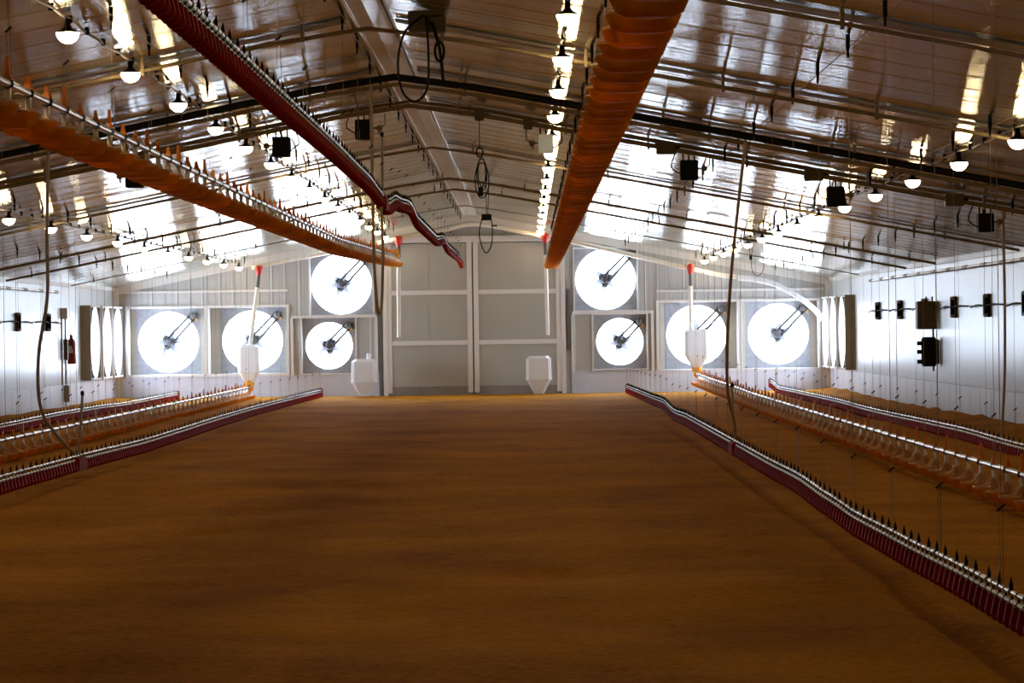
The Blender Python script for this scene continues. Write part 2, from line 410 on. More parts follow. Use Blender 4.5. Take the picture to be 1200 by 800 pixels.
for i, (x0, x1, z0, z1, fx, fz, R, dp) in enumerate(FANS):
    make_fan((fx, YB + dp, fz), 0, (x0 - fx, x1 - fx, z0 - fz, z1 - fz), R, dp, LBL[i], 'exhaust fans in the back wall', seed=[.0, .35, .1, .5, .25, .15, .4, .3][i])
    portal('daylight_portal', (fx, YB + dp + .23, fz), (-PI / 2, 0, 0), 2 * R, 2 * R)
for sd, X, rz in (('left', XL, PI / 2), ('right', XR, -PI / 2)):
    for k, yc in enumerate(SIDE_FANS):
        wh = ['nearest the camera of three', 'middle of three', 'nearest the back corner of three'][k]
        rt = make_fan((X, yc, 1.27), rz, (-SFH, SFH, -.77, .77), .70, .0, f'boxed exhaust fan in the {sd} side wall, {wh}', f'exhaust fans in the {sd} side wall', sidep=False)
        for ch in list(rt.children):
            if ch.name.startswith('box_lining'): bpy.data.objects.remove(ch)
        b = MB(); t = .04; pr = .21
        b.box(-SFH, -SFH + t, -pr, 0, -.77, .77); b.box(SFH - t, SFH, -pr, 0, -.77, .77)
        b.box(-SFH + t, SFH - t, -pr, 0, .77 - t, .77); b.box(-SFH + t, SFH - t, -pr, 0, -.77, -.77 + t)
        b.obj('box_frame', M_TAN if k == 0 else M_TRIM, rt)  # nearest frame is tan: its lack of light is put into the colour
        b = MB(); b.lathe([(.755, -.205), (.735, -.19), (.705, -.10), (.70, .0)], n=48, axis='y'); b.obj('bell_mouth', M_VENT, rt)
        s = -1 if X < 0 else 1
        portal('daylight_portal', (X + s * .23, yc, 1.27), (PI / 2, 0, PI / 2 if s > 0 else -PI / 2), 1.4, 1.4)

# ------------------------------------------------------------------ drinker and feeder lines
def line_pts(X, pts, y0, y1, dz=0, step=.5):
    n = int((y1 - y0) / step) + 1
    return [(X, y0 + (y1 - y0) * i / n, interp(pts, y0 + (y1 - y0) * i / n) + dz) for i in range(n + 1)]
def rel(ps, o): return [(p[0] - o[0], p[1] - o[1], p[2] - o[2]) for p in ps]

# shared part meshes
b = MB()      # red drip cup on its arm, with black saddle and pale nipple
b.box(-.005, .005, -.012, .012, -.035, -.005, 2); b.lathe([(.0125, -.014), (.0142, -.012), (.0142, .012), (.0125, .014)], n=8, axis='y', mi=2); b.lathe([(.0135, -.014), (.0152, -.012), (.0152, .012), (.0135, .014)], (0, 0, -.042), n=8, axis='y', mi=2)
b.add([(-.026, -.02, -.052), (.026, -.02, -.052), (.026, .02, -.052), (-.026, .02, -.052), (-.042, -.026, -.128), (.042, -.026, -.128), (.042, .026, -.128), (-.042, .026, -.128)],
      [(0, 1, 5, 4), (1, 2, 6, 5), (2, 3, 7, 6), (3, 0, 4, 7), (0, 3, 2, 1), (4, 5, 6, 7)], 0)
b.lathe([(0, -.158), (.03, -.155), (.046, -.130), (.045, -.124), (.034, -.14), (0, -.146)], n=10, mi=0)
b.tube([(0, -.031, -.05), (0, -.031, -.115)], .005, 6, 1)
ME_CUP = b.mesh('drip_cup', [M_RED, M_PVC, M_BLACK])
b = MB()      # black anti roost spike clipped on the conduit
b.lathe([(.0128, -.016), (.0148, -.014), (.0148, .014), (.0128, .016)], n=8, axis='y'); b.box(-.008, .008, -.010, .010, .012, .035)
b.add([(-.009, -.014, .03), (.009, -.014, .03), (.009, .014, .03), (-.009, .014, .03), (0, .006, .070)], [(0, 1, 4), (1, 2, 4), (2, 3, 4), (3, 0, 4), (0, 3, 2, 1)])
ME_SPIKE = b.mesh('roost_spike', M_BLACK)
b = MB()      # feed pan tray
b.lathe([(0, -.245), (.10, -.245), (.145, -.225), (.168, -.175), (.172, -.168), (.166, -.166), (.160, -.172), (.138, -.215), (.09, -.232), (0, -.232)], n=28)
ME_PAN = b.mesh('feeder_pan', M_ORANGE)
b = MB()      # flared grill of spokes with the silver drop neck
prof = [(.030, -.085), (.040, -.108), (.066, -.132), (.111, -.152), (.163, -.166)]
for k in range(16):
    a = 2 * PI * k / 16; a2 = a + .22
    vs = []
    for i, (r, z) in enumerate(prof):
        for q in (a, a2 - .05 * i / 4): vs.append((r * math.cos(q), r * math.sin(q), z))
    b.add(vs, [(2 * i, 2 * i + 1, 2 * i + 3, 2 * i + 2) for i in range(4)], 0)
b.lathe([(.163, -.166), (.171, -.160), (.163, -.154), (.157, -.162), (.163, -.166)], n=28)
b.lathe([(.030, -.10), (.045, -.14), (.06, -.20)], n=16)
b.lathe([(.016, -.01), (.019, -.03), (.019, -.08), (.030, -.105)], n=14, mi=1)
ME_GRILL = b.mesh('grill', [M_GRILL, M_DROP])
def clip_mesh(h):
    b = MB(); b.lathe([(.027, -.034), (.030, -.02), (.030, .02), (.027, .034)], n=10, axis='y', mi=1)
    w = .034
    b.add([(-.026, -w, .018), (.026, -w, .018), (.026, w, .018), (-.026, w, .018), (-.014, -.016, .055), (.014, -.016, .055), (.014, .016, .055), (-.014, .016, .055),
           (-.009, -.011, h), (.009, -.011, h), (.009, .011, h), (-.009, .011, h)],
          [(0, 1, 5, 4), (1, 2, 6, 5), (2, 3, 7, 6), (3, 0, 4, 7), (4, 5, 9, 8), (5, 6, 10, 9), (6, 7, 11, 10), (7, 4, 8, 11), (8, 9, 10, 11)])
    return b.mesh('hanger_clip', [M_OCLIP, M_BLACK])
ME_CLIP, ME_CLIPT = clip_mesh(.095), clip_mesh(.15)
b = MB(); c, s = math.cos(.7), math.sin(.7)
vs = [(dx * c - dz * s, dy, dx * s + dz * c) for dx in (-.023, .023) for dy in (-.007, .007) for dz in (-.006, .006)]
b.add(vs, [(0, 1, 3, 2), (4, 6, 7, 5), (0, 4, 5, 1), (2, 3, 7, 6), (0, 2, 6, 4), (1, 5, 7, 3)])
ME_ADJ = b.mesh('cord_adjuster', M_ADJ)
b = MB(); b.box(-.012, .012, -.03, .03, -.04, 0); b.lathe([(0, -.011), (.035, -.011), (.026, 0), (.035, .011), (0, .011)], (0, 0, -.065), n=12, axis='x')
b.box(-.008, .008, -.006, .006, -.15, -.06)
ME_PULLEY = b.mesh('ceiling_pulley', M_BLACK)

def suspension(root, org, X, pts, ys, label_line, gap, wide, cordr=.0019):
    """cords from the ceiling; pulleys and winch cable above"""
    zt = roof(X) - .06
    for y in ys:
        z0 = interp(pts, y); za = min(z0 + gap, zt - .12); b = MB()
        b.tube(rel([(X, y, zt - .03), (X, y, za)], org), cordr, 4, caps=False)
        for s in (-1, 1): b.tube(rel([(X + s * .008, y, za), (X + s * .012, y + s * wide, z0 + .01)], org), cordr, 4, caps=False)
        o = b.obj('suspension_cord', M_CORD, root)
        place('cord_adjuster', ME_ADJ, o, (X - org[0], y - org[1], za - org[2]))
        tag(place('ceiling_pulley', ME_PULLEY, None, (X, y, roof(X) - .004)), f'small black pulley on the ceiling above the {label_line}', 'pulley', f'ceiling pulleys above the {label_line}')
    b = MB(); zc = roof(X) - .075
    b.tube([(X + .02, ys[0] - 1, zc), (X + .02, ys[-1] + .3, zc)], .004, 5)
    tag(b.obj('winch_cable', M_CORD), f'winch cable along the ceiling above the {label_line}', 'cable')

def drinker(X, pts, y0, y1, label, short, first_cord, gap=.36, tube_at=None):
    org = (X, y1, 0); root = tag(empty('drinker_line', org), label, 'drinker line')
    b = MB(); b.tube(rel(line_pts(X, pts, y0, y1, 0), org), .0125, 8); b.obj('conduit', M_CONDUIT, root)
    b = MB(); b.tube(rel(line_pts(X, pts, y0, y1, -.042), org), .0135, 8); b.obj('water_pipe', M_PIPE, root)
    spots = []; y = y0 + .05
    while y < y1 - .02: spots.append(y); y += .2
    for y in spots[:100]: place('drip_cup', ME_CUP, root, (0, y - y1, interp(pts, y)))
    b = MB()
    for y in spots[100:]:
        z = interp(pts, y); v = [(p.co.x, p.co.y + y - y1, p.co.z + z) for p in ME_CUP.vertices]
        o = len(b.v); b.v += v
        for p in ME_CUP.polygons: b.f.append(tuple(o + i for i in p.vertices)); b.m.append(p.material_index); b.s.append(p.use_smooth)
    o = b.obj('drip_cups', [M_RED, M_PVC, M_BLACK], root); o['kind'] = 'stuff'
    sp = []; y = y0 + .12
    while y < y1: sp += [y, y + .36, y + .72]; y += 1.18
    sp = [q for q in sp if q < y1]
    for y in sp[:100]: place('roost_spike', ME_SPIKE, root, (0, y - y1, interp(pts, y)))
    b = MB()
    for y in sp[100:]:
        z = interp(pts, y); o = len(b.v); b.v += [(p.co.x, p.co.y + y - y1, p.co.z + z) for p in ME_SPIKE.vertices]
        for p in ME_SPIKE.polygons: b.f.append(tuple(o + i for i in p.vertices)); b.m.append(0); b.s.append(False)
    if b.v: o = b.obj('roost_spikes', M_BLACK, root); o['kind'] = 'stuff'
    b = MB(); z1 = interp(pts, y1); b.box(-.03, .03, -.05, .03, z1 - .16, z1 + .03, bev=.008); b.obj('end_fitting', M_RED, root)
    if tube_at:
        y, dx, h = tube_at; z = interp(pts, y); b = MB()
        b.tube([(0, y - y1, z - .03), (dx, y - y1, z + h)], .013, 8); b.lathe([(0, 0), (.018, 0), (.018, .04), (0, .05)], (dx, y - y1, z + h), n=8, mi=1)
        b.obj('breather_tube', [M_HOSEG, M_BLACK], root)
        b = MB(); b.box(-.05, .05, y - y1 - .3, y - y1 + .3, z - .15, z - .02, bev=.01); b.obj('pressure_regulator', M_RED, root)
    ys = []; y = first_cord
    while y < y1: ys.append(y); y += 2.31
    suspension(root, org, X, pts, ys, short, gap, .05)
    return root
G = [(8, 2.85), (18.1, 2.85), (24.9, 2.86), (30.3, 2.85), (33.1, 2.81), (34.1, 2.77), (37.5, 2.93), (41.6, 3.01), (44.4, 2.92), (53.1, 2.92), (57.9, 3.04), (61, 2.97), (70.4, 3.0), (73.6, 2.93)]
drinker(-1.43, G, 12, 73.6, 'red drinker line winched up high under the ridge', 'raised red drinker line', 12.7, .3, (33.6, .0, .58))
drinker(2.13, [(8, .24), (16, .24), (19.7, .22), (21.9, .21), (24, .23), (26.8, .26), (30.2, .25), (45.3, .25), (49.3, .22), (53.3, .28), (60.1, .24), (73.1, .17)], 12.5, 73.2,
        'red drinker line near the floor beside the wheel rut, right of the open litter', 'low drinker line right of the open litter', 12.96, .36, (35., -.02, .55))
drinker(5.22, [(28, .15), (35.8, .14), (40.9, .17), (51, .15), (57.5, .17), (65.5, .16), (70, .15), (73, .25)], 28, 73.0,
        'red drinker line near the floor along the right side wall', 'low drinker line along the right wall', 29.3)
drinker(-4.53, [(20, .24), (28.8, .24), (33.5, .23), (40.1, .2), (50, .22), (55.9, .22), (73.9, .16)], 21, 73.6,
        'red drinker line near the floor at the left edge of the open litter', 'low drinker line left of the open litter', 22.2, .36, (33.8, .05, .6))
drinker(-7.6, [(40, .17), (48.4, .17), (55.1, .19), (59.1, .18), (63.9, .15), (73, .16)], 40, 73.0,
        'red drinker line near the floor along the left side wall', 'low drinker line along the left wall', 41.0)

def feeder(X, pts, y0, y1, label, short, first_cord, gap):
    org = (X, y1, 0); root = tag(empty('feeder_line', org), label, 'feeder line')
    b = MB(); b.tube(rel(line_pts(X, pts, y0, y1), org), .0235, 10); b.obj('feed_tube', M_CONDUIT, root)
    y = y0 + .2; k = 0
    while y < y1 - .1:
        z = interp(pts, y); p = place('feeder_pan', ME_PAN, root, (0, y - y1, z), (0, 0, random.uniform(0, .4)))
        place('grill', ME_GRILL, p); place('hanger_clip', ME_CLIPT if k % 3 == 0 else ME_CLIP, p, (0, 0, 0), (0, 0, random.uniform(-.3, .3) - p.rotation_euler.z))
        y += .75; k += 1
    b = MB(); z1 = interp(pts, y1)
    b.lathe([(0, -.10), (.06, -.10), (.075, -.06), (.075, .06), (.05, .09), (0, .09)], (0, -.05, z1), n=14, axis='y'); b.box(-.05, .05, -.14, .02, z1 + .04, z1 + .15, bev=.01)
    b.obj('end_boot', M_YELLOW, root)
    ys = []; y = first_cord
    while y < y1: ys.append(y); y += 2.31
    suspension(root, org, X, pts, ys, short, gap, .02)
feeder(.53, [(8, 2.985), (13.5, 2.99), (40, 2.97), (73, 2.96)], 9.5, 73.2, 'orange pan feeder line winched up high right of the ridge', 'raised feeder line right of the ridge', 10.2, .3)
feeder(-2.83, [(10, 2.82), (19, 2.82), (35, 2.82), (51, 2.83), (73, 3.05)], 11.5, 73.2, 'orange pan feeder line winched up high on the left below the drinker line', 'raised feeder line on the left', 18.5, .3)
feeder(3.64, [(18, .31), (25, .31), (42, .32), (53.5, .33), (62, .37), (73, .40)], 18, 73.0, 'low feeder line of orange pans on the right, ending under a hanging hopper', 'low feeder line on the right', 19.5, .4)
feeder(-6.05, [(31, .245), (46, .245), (51, .245), (73, .25)], 31, 73.0, 'low feeder line of orange pans on the left, ending under a hanging hopper', 'low feeder line on the left', 32.9, .4)

# ------------------------------------------------------------------ lamps in four rows
b = MB(); b.lathe([(0, .0), (.018, 0), (.022, -.05), (.034, -.066), (.066, -.082), (.080, -.092), (.080, -.097), (.074, -.097)], n=20); ME_SOCK = b.mesh('lamp_socket', M_BLACKP)
b = MB(); b.lathe([(.078 * math.cos(i * PI / 16), -.092 - .078 * math.sin(i * PI / 16)) for i in range(9)], n=20); ME_DOME = b.mesh('lamp_dome', M_LAMP)
b = MB(); b.box(-.016, .016, -.02, .02, -.02, .032); ME_CCLIP = b.mesh('cable_clip', M_BLACK)
def lamp_row(X, zc, k0, where):
    for k in range(k0, 15):
        y = 22.9 + 3.62 * k
        r = tag(empty('dome_lamp', (X, y, zc)), f'glowing dome lamp in the {where}', 'lamp', f'lamps of the {where}')
        place('lamp_socket', ME_SOCK, r); place('lamp_dome', ME_DOME, r)
    b = MB(); ps = []; y = 22.9 + 3.62 * k0 - 2
    n = int((73.9 - y) / .3)
    for i in range(n + 1):
        yy = y + (73.9 - y) * i / n; ps.append((X + .012 * math.sin(yy * 5.2), yy, zc + .012 - .02 * abs(math.sin((yy - 22.9) * PI / 3.62))))
    b.tube(ps, .011, 6)
    c = tag(b.obj('lamp_cable', M_HOSE), f'lamp cable clipped along the {where}', 'cable')
    yy = y + .3
    while yy < 73.8:
        place('cable_clip', ME_CCLIP, c, (X, yy, zc)); yy += .905
lamp_row(-6.3, 2.955, -1, 'row nearest the left wall')
lamp_row(-3.1, 3.588, -3, 'row left of the raised drinker line')
lamp_row(.30, 3.66, -3, 'centre row beside the raised feeder')
lamp_row(3.87, 2.962, -3, 'row on the right')

# ------------------------------------------------------------------ pipes across the ceiling
def across(y, drop, xa=XL + .15, xb=XR - .15):
    ps = []
    for i in range(41):
        x = xa + (xb - xa) * i / 40; h = roof(x)
        ps.append((x, y, h - drop - .10 * math.exp(-((x - XRIDGE) / .45) ** 2) * 1.0 * SL * 2))
    return ps
ORD = ['first', 'second', 'third', 'fourth', 'fifth', 'sixth', 'seventh', 'eighth']
def conduit(y, drop, r, m, label, clip=1.3, name='ceiling_conduit', cat='pipe'):
    b = MB(); b.tube(across(y, drop), r, 8)
    o = b.obj(name, m); tag(o, label, cat)
    x = XL + .6; b = MB(); b.box(-.013, .013, -.02, .02, -drop - r - .02, -.012); me = b.mesh('pipe_clip', M_BROWN)
    while x < XR - .3:
        place('pipe_clip', me, o, (x, y, roof(x))); x += clip * random.uniform(.8, 1.2)
conduit(20.5, .12, .014, M_BROWN, 'thin brown conduit crossing the ceiling nearest the camera')
conduit(26.8, .12, .017, M_BROWN, 'thin brown conduit crossing the ceiling, next before the thick black pipe')
conduit(32.0, .118, .034, M_BLACKP, 'thick black water pipe crossing the ceiling', 1.9, 'water_main')
conduit(32.3, .165, .019, M_BROWN, 'brown conduit crossing the ceiling just under the thick black pipe')
conduit(36.1, .12, .026, M_BROWN, 'brown conduit crossing the ceiling that carries the black boxes', 1.1)
conduit(36.4, .05, .018, M_BROWN, 'thin brown conduit close to the ceiling above the black boxes', 1.7)
conduit(44.8, .10, .018, M_BROWN, 'brown conduit crossing mid ceiling beyond the black boxes', 2.0)
conduit(54.0, .10, .022, M_BROWN, 'nearer brown conduit of the two crossing the far ceiling')
conduit(58.2, .10, .020, M_BROWN, 'farther brown conduit of the two crossing the far ceiling')
conduit(66.5, .08, .012, M_HOSEG, 'thin grey conduit crossing the ceiling closest to the back wall', 3.)
for i, y in enumerate((21.0, 27.2, 32.5, 36.6, 45.1)):
    b = MB()
    for xa, xb in ((XL, XRIDGE - .2), (XRIDGE + .2, XR)):
        b.add([(x, yy, roof(x) - d) for x in (xa, xb) for yy in (y - .11, y + .11) for d in (.012, .03)],
              [(0, 1, 3, 2), (4, 6, 7, 5), (0, 4, 5, 1), (2, 3, 7, 6), (1, 5, 7, 3)])
    struct(b.obj(f'trim_{10 + i}', M_BATTEN))

# boxes on the conduit at y = 36.1
def ctrl(x, y, side, m, label, w=.19, h=.215):
    z = roof(x) - .20; r = tag(empty('control_box', (x, y, z)), label, 'box', 'square boxes on the ceiling conduit')
    b = MB(); b.box(-w / 2, w / 2, -.10, .10, -h, 0, bev=.008); b.obj('housing', m, r)
    b = MB()
    for k in (-.06, 0, .06): b.box(k - .008, k + .008, -.01, .01, -.002, .105)
    b.obj('mounting_bracket', M_BLACK, r)
    b = MB(); s = side; b.box(min(s * w / 2, s * (w / 2 + .06)), max(s * w / 2, s * (w / 2 + .06)), -.015, .015, -.10, -.08)
    b.lathe([(0, -.03), (.03, -.03), (.036, 0), (.03, .03), (0, .03)], (s * (w / 2 + .07), 0, -.09), n=10, axis='y')
    b.tube([(s * (w / 2 + .07), 0, -.09), (s * (w / 2 + .13), .0, -.05), (s * (w / 2 + .13), 0, .06)], .008, 6); b.tube([(s * (w / 2 + .07), 0, -.09), (s * (w / 2 + .06), 0, -.16)], .009, 6)
    b.obj('valve', M_BROWN, r)
    b = MB(); b.tube(smooth_path([(-s * w / 2 + s * .01, -.05, -.15), (-s * (w / 2 + .09), -.03, -.08), (-s * (w / 2 + .07), 0, .03), (-s * (w / 2 + .02), 0, .12)]), .007, 6)
    b.obj('cable', M_BLACK, r)
ctrl(-2.62, 36.2, -1, M_BLACK, 'square black box hanging on ceiling conduit, below the raised drinker line on the left')
ctrl(-4.2, 36.2, -1, M_BLACK, 'square black box on ceiling conduit half hidden behind the raised feeder line on the left')
ctrl(-1.73, 36.2, 1, M_BLACK, 'square black box hanging on ceiling conduit just left of the ridge')
ctrl(.22, 36.2, -1, M_SILVER, 'shiny silver box on ceiling conduit behind the centre lamp row', .16, .20)
ctrl(1.75, 36.2, 1, M_BLACK, 'square black box hanging on ceiling conduit, first right of the raised feeder')
ctrl(3.32, 36.2, 1, M_BLACK, 'square black box hanging on ceiling conduit beside the right lamp row')
ctrl(4.92, 36.2, 1, M_BLACK, 'square black box hanging on ceiling conduit nearest the right wall', .17, .20)
for x, lb in ((1.50, 'brown junction box on ceiling conduit, nearest the raised feeder'), (3.08, 'brown junction box on ceiling conduit beside the right lamp row'),
              (4.58, 'brown junction box on ceiling conduit nearest the right wall'), (.03, 'brown junction box on ceiling conduit beside the shiny silver box'),
              (-.49, 'small brown junction box on ceiling conduit with a hanging coil')):
    z = roof(x) - .12; w = .10 if x > .5 else .05; b = MB(); b.box(-w, w, -.06, .06, -.065, .065, bev=.008)
    o = tag(b.obj('junction_box', M_BOXB, None, (x, 36.1, z)), lb, 'box', 'brown junction boxes on the ceiling conduit')
    b = MB(); b.tube([(w - .001, 0, 0), (w + .05, 0, -.005)], .018, 8); b.obj('cable_gland', M_BLACK, o)

# hanging cables below the ridge
x, y = -.75, 26.0; z = roof(x) - .05
r = tag(empty('motor_box', (x, y, z)), 'dark motor box with looped cables hanging beside the ridge nearest the camera', 'box')
b = MB(); b.box(-.14, .14, -.08, .08, -.12, .04, bev=.01); b.box(.02, .15, -.09, .09, -.13, .0, bev=.01); b.obj('housing', M_BOXB, r)
b = MB()
b.tube(smooth_path([(-.02, -.1, .0), (-.16, -.1, -.12), (-.22, -.1, -.35), (-.19, -.1, -.58), (-.09, -.1, -.66), (.0, -.1, -.56), (.015, -.1, -.3), (0, -.1, 0)]), .009, 6)
b.tube(smooth_path([(.04, -.1, -.05), (.10, -.1, -.25), (.125, -.1, -.5)]), .014, 6)
b.tube([(.10 + .035 * math.cos(q), -.11, -.28 + .075 * math.sin(q)) for q in [i * PI / 8 for i in range(17)]], .011, 6)
b.obj('looped_cable', M_BLACKP, r)
x, y = -.49, 35.95; z = roof(x) - .2
b = MB(); b.tube([(0, 0, .03), (0, 0, -.28)], .005, 5)
b.tube([(.035 * math.cos(q), 0, -.33 + .05 * math.sin(q)) for q in [i * PI / 10 for i in range(21)]], .008, 6)
for k, (w, h0, h1) in enumerate(((.055, -.40, -.74), (.04, -.38, -.70), (.075, -.44, -.82))):
    b.tube([(.02 + w * math.sin(q), .01 * k, (h0 + h1) / 2 + (h0 - h1) / 2 * math.cos(q)) for q in [i * PI / 10 for i in range(21)]], .006, 6)
b.box(-.02, .03, -.02, .02, -.80, -.70)
tag(b.obj('cable_coil', M_BLACKP, None, (x, y, z)), 'coiled black cable hanging from the junction box just right of the ridge', 'cable')
x, y = -.62, 54.; z = roof(x) - .1
r = tag(empty('plug_box', (x, y, z)), 'small dark plug box with a hanging cable loop above the double door', 'box')
b = MB(); b.tube([(.03, 0, .1), (.0, 0, -.52)], .006, 5); b.tube([(-.02, 0, .1), (-.02, 0, -.52)], .006, 5); b.obj('drop_cable', M_BLACKP, r)
b = MB(); b.box(-.10, .06, -.05, .05, -.60, -.50, bev=.008); b.box(.06, .15, -.02, .02, -.70, -.675); b.obj('housing', M_BLACKP, r)
b = MB(); b.tube(smooth_path([(-.09, 0, -.56), (-.14, 0, -.8), (-.10, 0, -1.02), (-.03, 0, -1.12), (.05, 0, -1.0), (.07, 0, -.75), (.05, 0, -.56)]), .009, 6); b.obj('looped_cable', M_BLACKP, r)
x, y = 4.05, 61.; z = roof(x) - .02
b = MB(); b.tube([(0, 0, 0), (0, 0, -.10)], .006, 5); b.tube([(.025 * math.cos(q), 0, -.16 + .075 * math.sin(q)) for q in [i * PI / 8 for i in range(17)]], .007, 6)
b.box(-.03, .02, -.02, .02, -.33, -.25); b.tube(smooth_path([(0, 0, -.3), (.02, 0, -.52), (.12, 0, -.62), (.22, 0, -.5), (.22, 0, -.2), (.2, 0, .02)]), .006, 6)
tag(b.obj('cable_coil', M_BLACKP, None, (x, y, z)), 'small coil of cable hanging under the ceiling near the back right fans', 'cable')

# ------------------------------------------------------------------ water hoses from the black pipe down to the drinker lines
def hose(ps, r, m, label):
    b = MB(); b.tube(smooth_path(ps, 10), r, 8); tag(b.obj('water_hose', m), label, 'hose')
hose([(-4.56, 32.2, roof(-4.56) - .12), (-4.60, 32.3, 2.4), (-4.62, 32.4, 1.8), (-4.74, 32.6, 1.25), (-4.76, 32.8, .75), (-4.68, 33.2, .48), (-4.53, 33.6, .24)], .017, M_HOSEG, 'long grey water hose dangling on the left to the low drinker line')
hose([(2.10, 32.1, roof(2.1) - .12), (2.03, 32.3, 2.6), (1.98, 32.8, 1.9), (1.97, 33.4, 1.25), (2.02, 34.2, .75), (2.12, 34.8, .42), (2.13, 35.0, .22)], .016, M_HOSE, 'long tan water hose dangling on the right to the low drinker line')
hose([(-1.47, 32.2, roof(-1.47) - .12), (-1.475, 32.4, 2.8), (-1.48, 32.6, 2.1), (-1.46, 32.7, 1.66), (-1.44, 32.8, 1.62), (-1.425, 32.9, 1.7), (-1.41, 33.0, 2.2), (-1.43, 33.1, 2.78)], .015, M_HOSE, 'slack tan hose looped below the raised drinker line')
hose([(5.25, 37.2, roof(5.25) - .03), (5.26, 37.2, 1.8), (5.25, 37.2, .9), (5.22, 37.3, .17)], .016, M_HOSE, 'straight tan water hose down to the drinker line along the right wall')

# ------------------------------------------------------------------ feed delivery at the back wall
ya = 73.9
b = MB(); b.tube(smooth_path([(-6.05, ya, 2.86), (-4.1, ya, 3.22), (-2.8, ya, 3.45), (-1.84, ya, 3.62), (-1.25, ya, 3.74), (-.67, ya, 3.68), (.05, ya, 3.52), (1.55, ya, 3.2), (3.81, ya, 2.64), (4.6, ya, 2.50)]), .05, 10)
tag(b.obj('cross_auger_tube', M_PVC), 'cream feed auger tube running along the back gable under the roof', 'pipe')
b = MB(); b.tube(smooth_path([(4.62, ya - .03, 2.49), (5.13, ya, 2.42), (5.55, ya, 2.28), (5.95, ya, 2.04), (6.30, ya, 1.75), (6.45, ya, 1.52)]), .062, 12)
tag(b.obj('feed_hose', M_HOPPER), 'thick white feed hose curving down at the back right corner', 'hose')
def drop(x0, z0, x1, z1, capm, label, ysleeve=.30, r=.045, y=73.6):
    rt = tag(empty('drop_tube', (x0, y, z0)), label, 'pipe', 'feed drop tubes at the back wall')
    b = MB(); b.lathe([(0, .10), (.06, .10), (.09, .05), (.085, -.02), (.055, -.10), (.05, -.12)], n=14); b.box(-.035, .035, .02, .34, .0, .09); b.obj('cap', capm, rt)
    dx = x1 - x0; t = ysleeve / (z0 - z1); b = MB(); b.tube([(0, 0, -.10), (dx * t, 0, -ysleeve - .1)], r * .95, 12); b.obj('flexible_sleeve', M_SLEEVE, rt)
    b = MB(); b.tube([(dx * t, 0, -ysleeve - .08), (dx, 0, z1 - z0)], r, 12); b.obj('tube', M_PVC, rt)
drop(-5.86, 2.80, -6.08, 1.13, M_REDCAP, 'feed drop tube with red cap slanting into the hanging hopper on the left')
drop(-2.80, 3.40, -2.82, 1.29, M_REDCAP, 'open feed drop tube with red cap at the left side of the double door')
drop(.40, 3.42, .43, 1.29, M_REDCAP, 'open feed drop tube with red cap at the right side of the double door', .30, .04)
drop(3.56, 2.70, 3.55, 1.33, M_REDCAP, 'feed drop tube with red cap above the hanging hopper on the right')
def hopper(x, y, ztop, zbody, zbot, label, w=.27, boot=False, stub=None):
    rt = tag(empty('feed_hopper', (x, y, zbot - (.17 if boot else 0))), label, 'hopper'); oz = zbot - (.17 if boot else 0)
    b = MB(); ch = .07
    def ringp(h, k, c): 
        a = w * k; return [(-a + c, -a, h), (a - c, -a, h), (a, -a + c, h), (a, a - c, h), (a - c, a, h), (-a + c, a, h), (-a, a - c, h), (-a, -a + c, h)]
    R = [ringp(zbot - oz, .38, .03), ringp(zbody - oz, 1., ch), ringp(ztop - .06 - oz, .97, ch), ringp(ztop - oz, .74, ch)]
    vs = [p for q in R for p in q]
    b.add(vs, [(i * 8 + k, i * 8 + (k + 1) % 8, (i + 1) * 8 + (k + 1) % 8, (i + 1) * 8 + k) for i in range(3) for k in range(8)])
    b.add(R[3], [tuple(range(8))])
    b.add(R[0], [tuple(range(8))[::-1]])
    b.obj('hopper_body', M_HOPPER, rt)
    b = MB(); zz = zbody - oz; q = ringp(zz - .012, 1.02, ch) + ringp(zz + .012, 1.02, ch)
    b.add(q, [(k, (k + 1) % 8, 8 + (k + 1) % 8, 8 + k) for k in range(8)]); b.obj('seam_band', M_HOPPER, rt)
    if boot:
        for sx in (-1, 1):
            MB().tube([(sx * w * .7, 0, ztop - .05 - oz), (sx * w * .6, 0, roof(x + sx * w * .6) - oz - .004)], .003, 4).obj('hanging_cord', M_CORD, rt)
        b = MB(); b.lathe([(.11, .19), (.12, .17), (.10, .08), (.05, .02), (.03, -.06), (0, -.06)], n=14); b.lathe([(0, -.05), (.05, -.05), (.05, .10), (0, .10)], (.05, -.02, .04), n=10, axis='y'); b.obj('boot', M_YELLOW, rt)
    if stub:
        b = MB(); b.tube([(stub, 0, ztop - oz - .03), (stub + .01, 0, ztop - oz + .12)], .05, 12); b.obj('inlet_pipe', M_HOPPER, rt)
hopper(-6.10, 73.5, 1.17, .58, .34, 'white hopper hanging over the end of the left low feeder line', .235, True)
hopper(3.67, 73.5, 1.37, .82, .54, 'white hopper hanging over the end of the right low feeder line', .27, True)
hopper(-3.58, 73.4, .82, .33, .015, 'white hopper standing on the litter at the left side of the double door', .28, stub=.10)
hopper(.22, 73.4, .84, .34, .015, 'white hopper standing on the litter in front of the right door leaf', .28)

